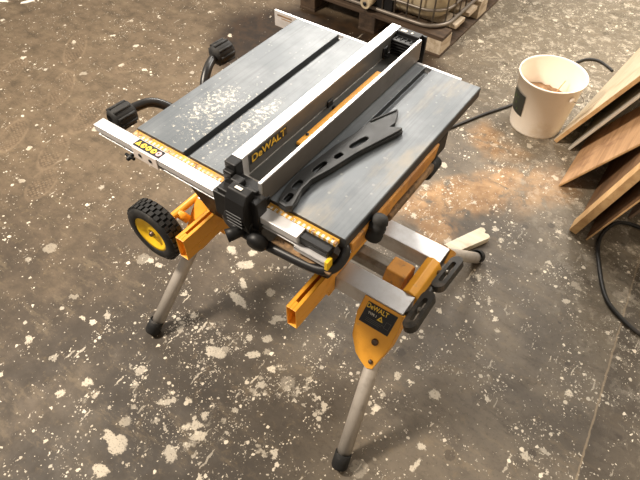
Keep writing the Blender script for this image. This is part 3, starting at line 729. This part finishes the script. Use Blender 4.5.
# ------------------------------------------------------------------ cables, offcut, scraps
origin((.42, 1.78, 0))
bm = BM(); tube(bm, [(.05, 1.02, .012), (.2, 1.3, .008), (.336, 1.598, .008), (.42, 1.783, .008), (.50, 1.935, .008), (.56, 2.10, .008), (.60, 2.35, .008), (.664, 2.585, .008), (.74, 2.65, .008), (.82, 2.615, .008), (.85, 2.59, .008)], .0075, 10)
tag(obj('power_cord', bm, 'cable'), 'black power cord running along the floor behind the bucket', 'cord')
origin((1.3, 1.2, 0))
bm = BM(); tube(bm, [(1.60, 1.40, .009), (1.45, 1.42, .009), (1.30, 1.435, .009), (1.225, 1.41, .009), (1.19, 1.33, .009), (1.188, 1.24, .009), (1.22, 1.14, .009), (1.29, .99, .009), (1.36, .925, .009), (1.46, .885, .009), (1.56, .90, .009), (1.60, .97, .009)], .0085, 10)
tag(obj('power_cord', bm, 'cable'), 'black cable looping on the floor at the right of the stand', 'cord')
origin((.73, .93, 0))
F = frame((.682, .812, .0015), (.092, .185, 0), (-1, .5, 0))
bm = BM(); prism(bm, [(0, -.03), (.195, -.034), (.206, -.028), (.209, -.014), (.198, -.002), (.212, .008), (.215, .022), (.204, .032), (0, .028)], F, .028)
tag(obj('wood_offcut', bm, 'offcut', None, .002), 'cream wooden offcut with chipped end on the floor by the rear right stand foot', 'wood offcut')
for (px, py, s, rot, lab) in ((-2.56, 1.11, .028, 1.1, 'larger white scrap on the floor in the top left corner'), (-2.70, 1.02, .024, .4, 'smaller white scrap at the left edge in the top corner')):
    origin((px, py, 0)); bm = BM(); prism(bm, [(-1.6*s, -.3*s), (-.4*s, -.6*s), (1.5*s, -.25*s), (1.7*s, .3*s), (.3*s, .55*s), (-1.3*s, .4*s)], Matrix.Translation((px, py, .0005)) @ Matrix.Rotation(rot, 4, 'Z'), .003)
    tag(obj('scrap', bm, 'paper'), lab, 'scrap')

# ------------------------------------------------------------------ pallet and liquid tote
PX0, PX1, PY0, PY1 = -1.06, -.03, 2.125, 3.3
pa = thing('pallet', 'weathered wooden pallet under the cream liquid tote', 'pallet', ((PX0+PX1)/2, (PY0+PY1)/2, 0))
for k in range(3):
    bx0 = PX0+k*(PX1-PX0-.12)/2
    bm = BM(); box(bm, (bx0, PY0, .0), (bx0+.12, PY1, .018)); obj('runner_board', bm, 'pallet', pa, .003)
    for j in range(3):
        by0 = PY0+j*(PY1-PY0-.14)/2
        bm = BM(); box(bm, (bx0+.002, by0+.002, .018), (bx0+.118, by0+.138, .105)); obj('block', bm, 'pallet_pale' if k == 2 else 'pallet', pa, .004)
for j in range(7):
    y0 = PY0+j*(PY1-PY0-.12)/6
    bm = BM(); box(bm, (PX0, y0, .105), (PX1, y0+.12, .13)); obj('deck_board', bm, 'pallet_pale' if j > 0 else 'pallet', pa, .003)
ib = thing('liquid_tote', 'dirty cream plastic liquid tote inside a wire cage, standing on the pallet', 'tote', ((PX0+PX1)/2, 2.7, .13))
TX0, TX1, TY0, TY1 = -1.0, -.10, 2.19, 3.2
def rrect(x0, x1, y0, y1, r, n=6):
    o = []
    for cx, cy, a0 in ((x1-r, y0+r, -90), (x1-r, y1-r, 0), (x0+r, y1-r, 90), (x0+r, y0+r, 180)):
        for k in range(n+1): th = R(a0+90*k/n); o.append((cx+r*math.cos(th), cy+r*math.sin(th)))
    return o
bm = BM()
rgs = [[bm.verts.new((x, y, z)) for x, y in rrect(TX0+i, TX1-i, TY0+i, TY1-i, .12)] for z, i in ((.150, .05), (.165, .02), (.20, 0), (1.05, 0), (1.10, .04))]
bm.faces.new(rgs[0][::-1]); bm.faces.new(rgs[-1])
for A, Bq in zip(rgs, rgs[1:]):
    for k in range(len(A)): bm.faces.new((A[k], A[(k+1) % len(A)], Bq[(k+1) % len(A)], Bq[k])).smooth = True
tk = obj('tank', bm, 'tank', ib)
bm = BM(); box(bm, (-.78, 2.165, .14), (-.40, 2.185, .36)); obj('valve_recess_shade', bm, 'black', ib, .004)  # black panel added to stand in for shade inside the recess
bm = BM(); tube(bm, [(-.545, 2.19, .20), (-.545, 2.09, .195)], .033, 20, False); tube(bm, [(-.545, 2.15, .20), (-.545, 2.15, .27)], .014, 12, False); box(bm, (-.60, 2.14, .262), (-.50, 2.16, .275))
vl = obj('valve', bm, 'tank', ib)
bm = BM(); lathe(bm, [(.018, .0), (.018, -.02), (0, -.02)], (-.545, 2.0885, .195), (0, -1, 0), 18); lathe(bm, [(0, .0), (.012, 0), (.012, .003), (0, .003)], (-.545, 2.0885, .195), (0, -1, 0), 18); obj('valve_opening', bm, 'decal', vl)
bm = BM(); tube(bm, [Vector((x, y, .148)) for x, y in rrect(TX0-.035, TX1+.035, TY0-.035, TY1+.035, .15)], .012, 10, False, True); obj('cage_ring', bm, 'cage', ib)
for z in (.235, .36, .52, .70, .88, 1.04):
    bm = BM(); tube(bm, [Vector((x, y, z)) for x, y in rrect(TX0-.025, TX1+.025, TY0-.025, TY1+.025, .14)], .0085, 8, False, True); obj('cage_ring', bm, 'cage', ib)
per = rrect(TX0-.030, TX1+.030, TY0-.030, TY1+.030, .145)
L_ = [Vector((x, y, 0)) for x, y in per]; tot = 0; segs = []
for k in range(len(L_)): segs.append((L_[k], L_[(k+1) % len(L_)])); tot += (segs[-1][1]-segs[-1][0]).length
nb = 46; stepd = tot/nb; acc = 0; want = 0
for a_, b_ in segs:
    l = (b_-a_).length
    while want <= acc+l+1e-6 and want < tot-1e-6:
        q = a_+(b_-a_)*((want-acc)/l)
        bm = BM(); tube(bm, [q+Vector((0, 0, .15)), q+Vector((0, 0, 1.05))], .0055, 6, False); obj('cage_bar', bm, 'cage', ib)
        want += stepd
    acc += l
OFF = Vector((0, 0, 0))

# ------------------------------------------------------------------ light
def area(name, loc, target, size, power, col, sy=None):
    l = bpy.data.lights.new(name, 'AREA'); l.energy = power; l.color = col; l.size = size
    if sy: l.shape = 'RECTANGLE'; l.size_y = sy
    o = bpy.data.objects.new(name, l); COL.objects.link(o); o.location = loc
    o.rotation_euler = (Vector(target)-Vector(loc)).to_track_quat('-Z', 'Y').to_euler(); return o
area('ceiling_lamp', (-1.6, -.9, 3.3), (.4, .5, .4), .5, 155, (1, .88, .74))
area('ceiling_lamp', (-1.4, 3.2, 3.2), (.3, .9, .6), 1.6, 105, (1, .94, .86), .8)
area('ceiling_lamp', (1.0, 3.8, 3.2), (.5, 1.6, .2), 1.6, 105, (1, .94, .86), .8)
wd = bpy.data.worlds.new('World'); SC.world = wd; wd.use_nodes = True
wd.node_tree.nodes['Background'].inputs[0].default_value = (1.0, .91, .80, 1); wd.node_tree.nodes['Background'].inputs[1].default_value = .28

# ------------------------------------------------------------------ camera
cam = bpy.data.cameras.new('camera'); co = bpy.data.objects.new('camera', cam); COL.objects.link(co)
cam.sensor_width = 36; cam.lens = 549.7/640*36; cam.clip_start = .02
r_, u_, f_ = Vector((.81579, .57827, .00941)), Vector((-.44863, .62246, .64131)), Vector((-.36499, .52739, -.76723))
m4 = Matrix((r_, u_, -f_)).transposed().to_4x4(); m4.translation = (1.06918, -.67745, 1.80683); co.matrix_world = m4
SC.camera = co
vs = SC.view_settings; vs.view_transform = 'Standard'; vs.look = 'None'; vs.gamma = 1; vs.use_curve_mapping = False; vs.exposure = 0.42
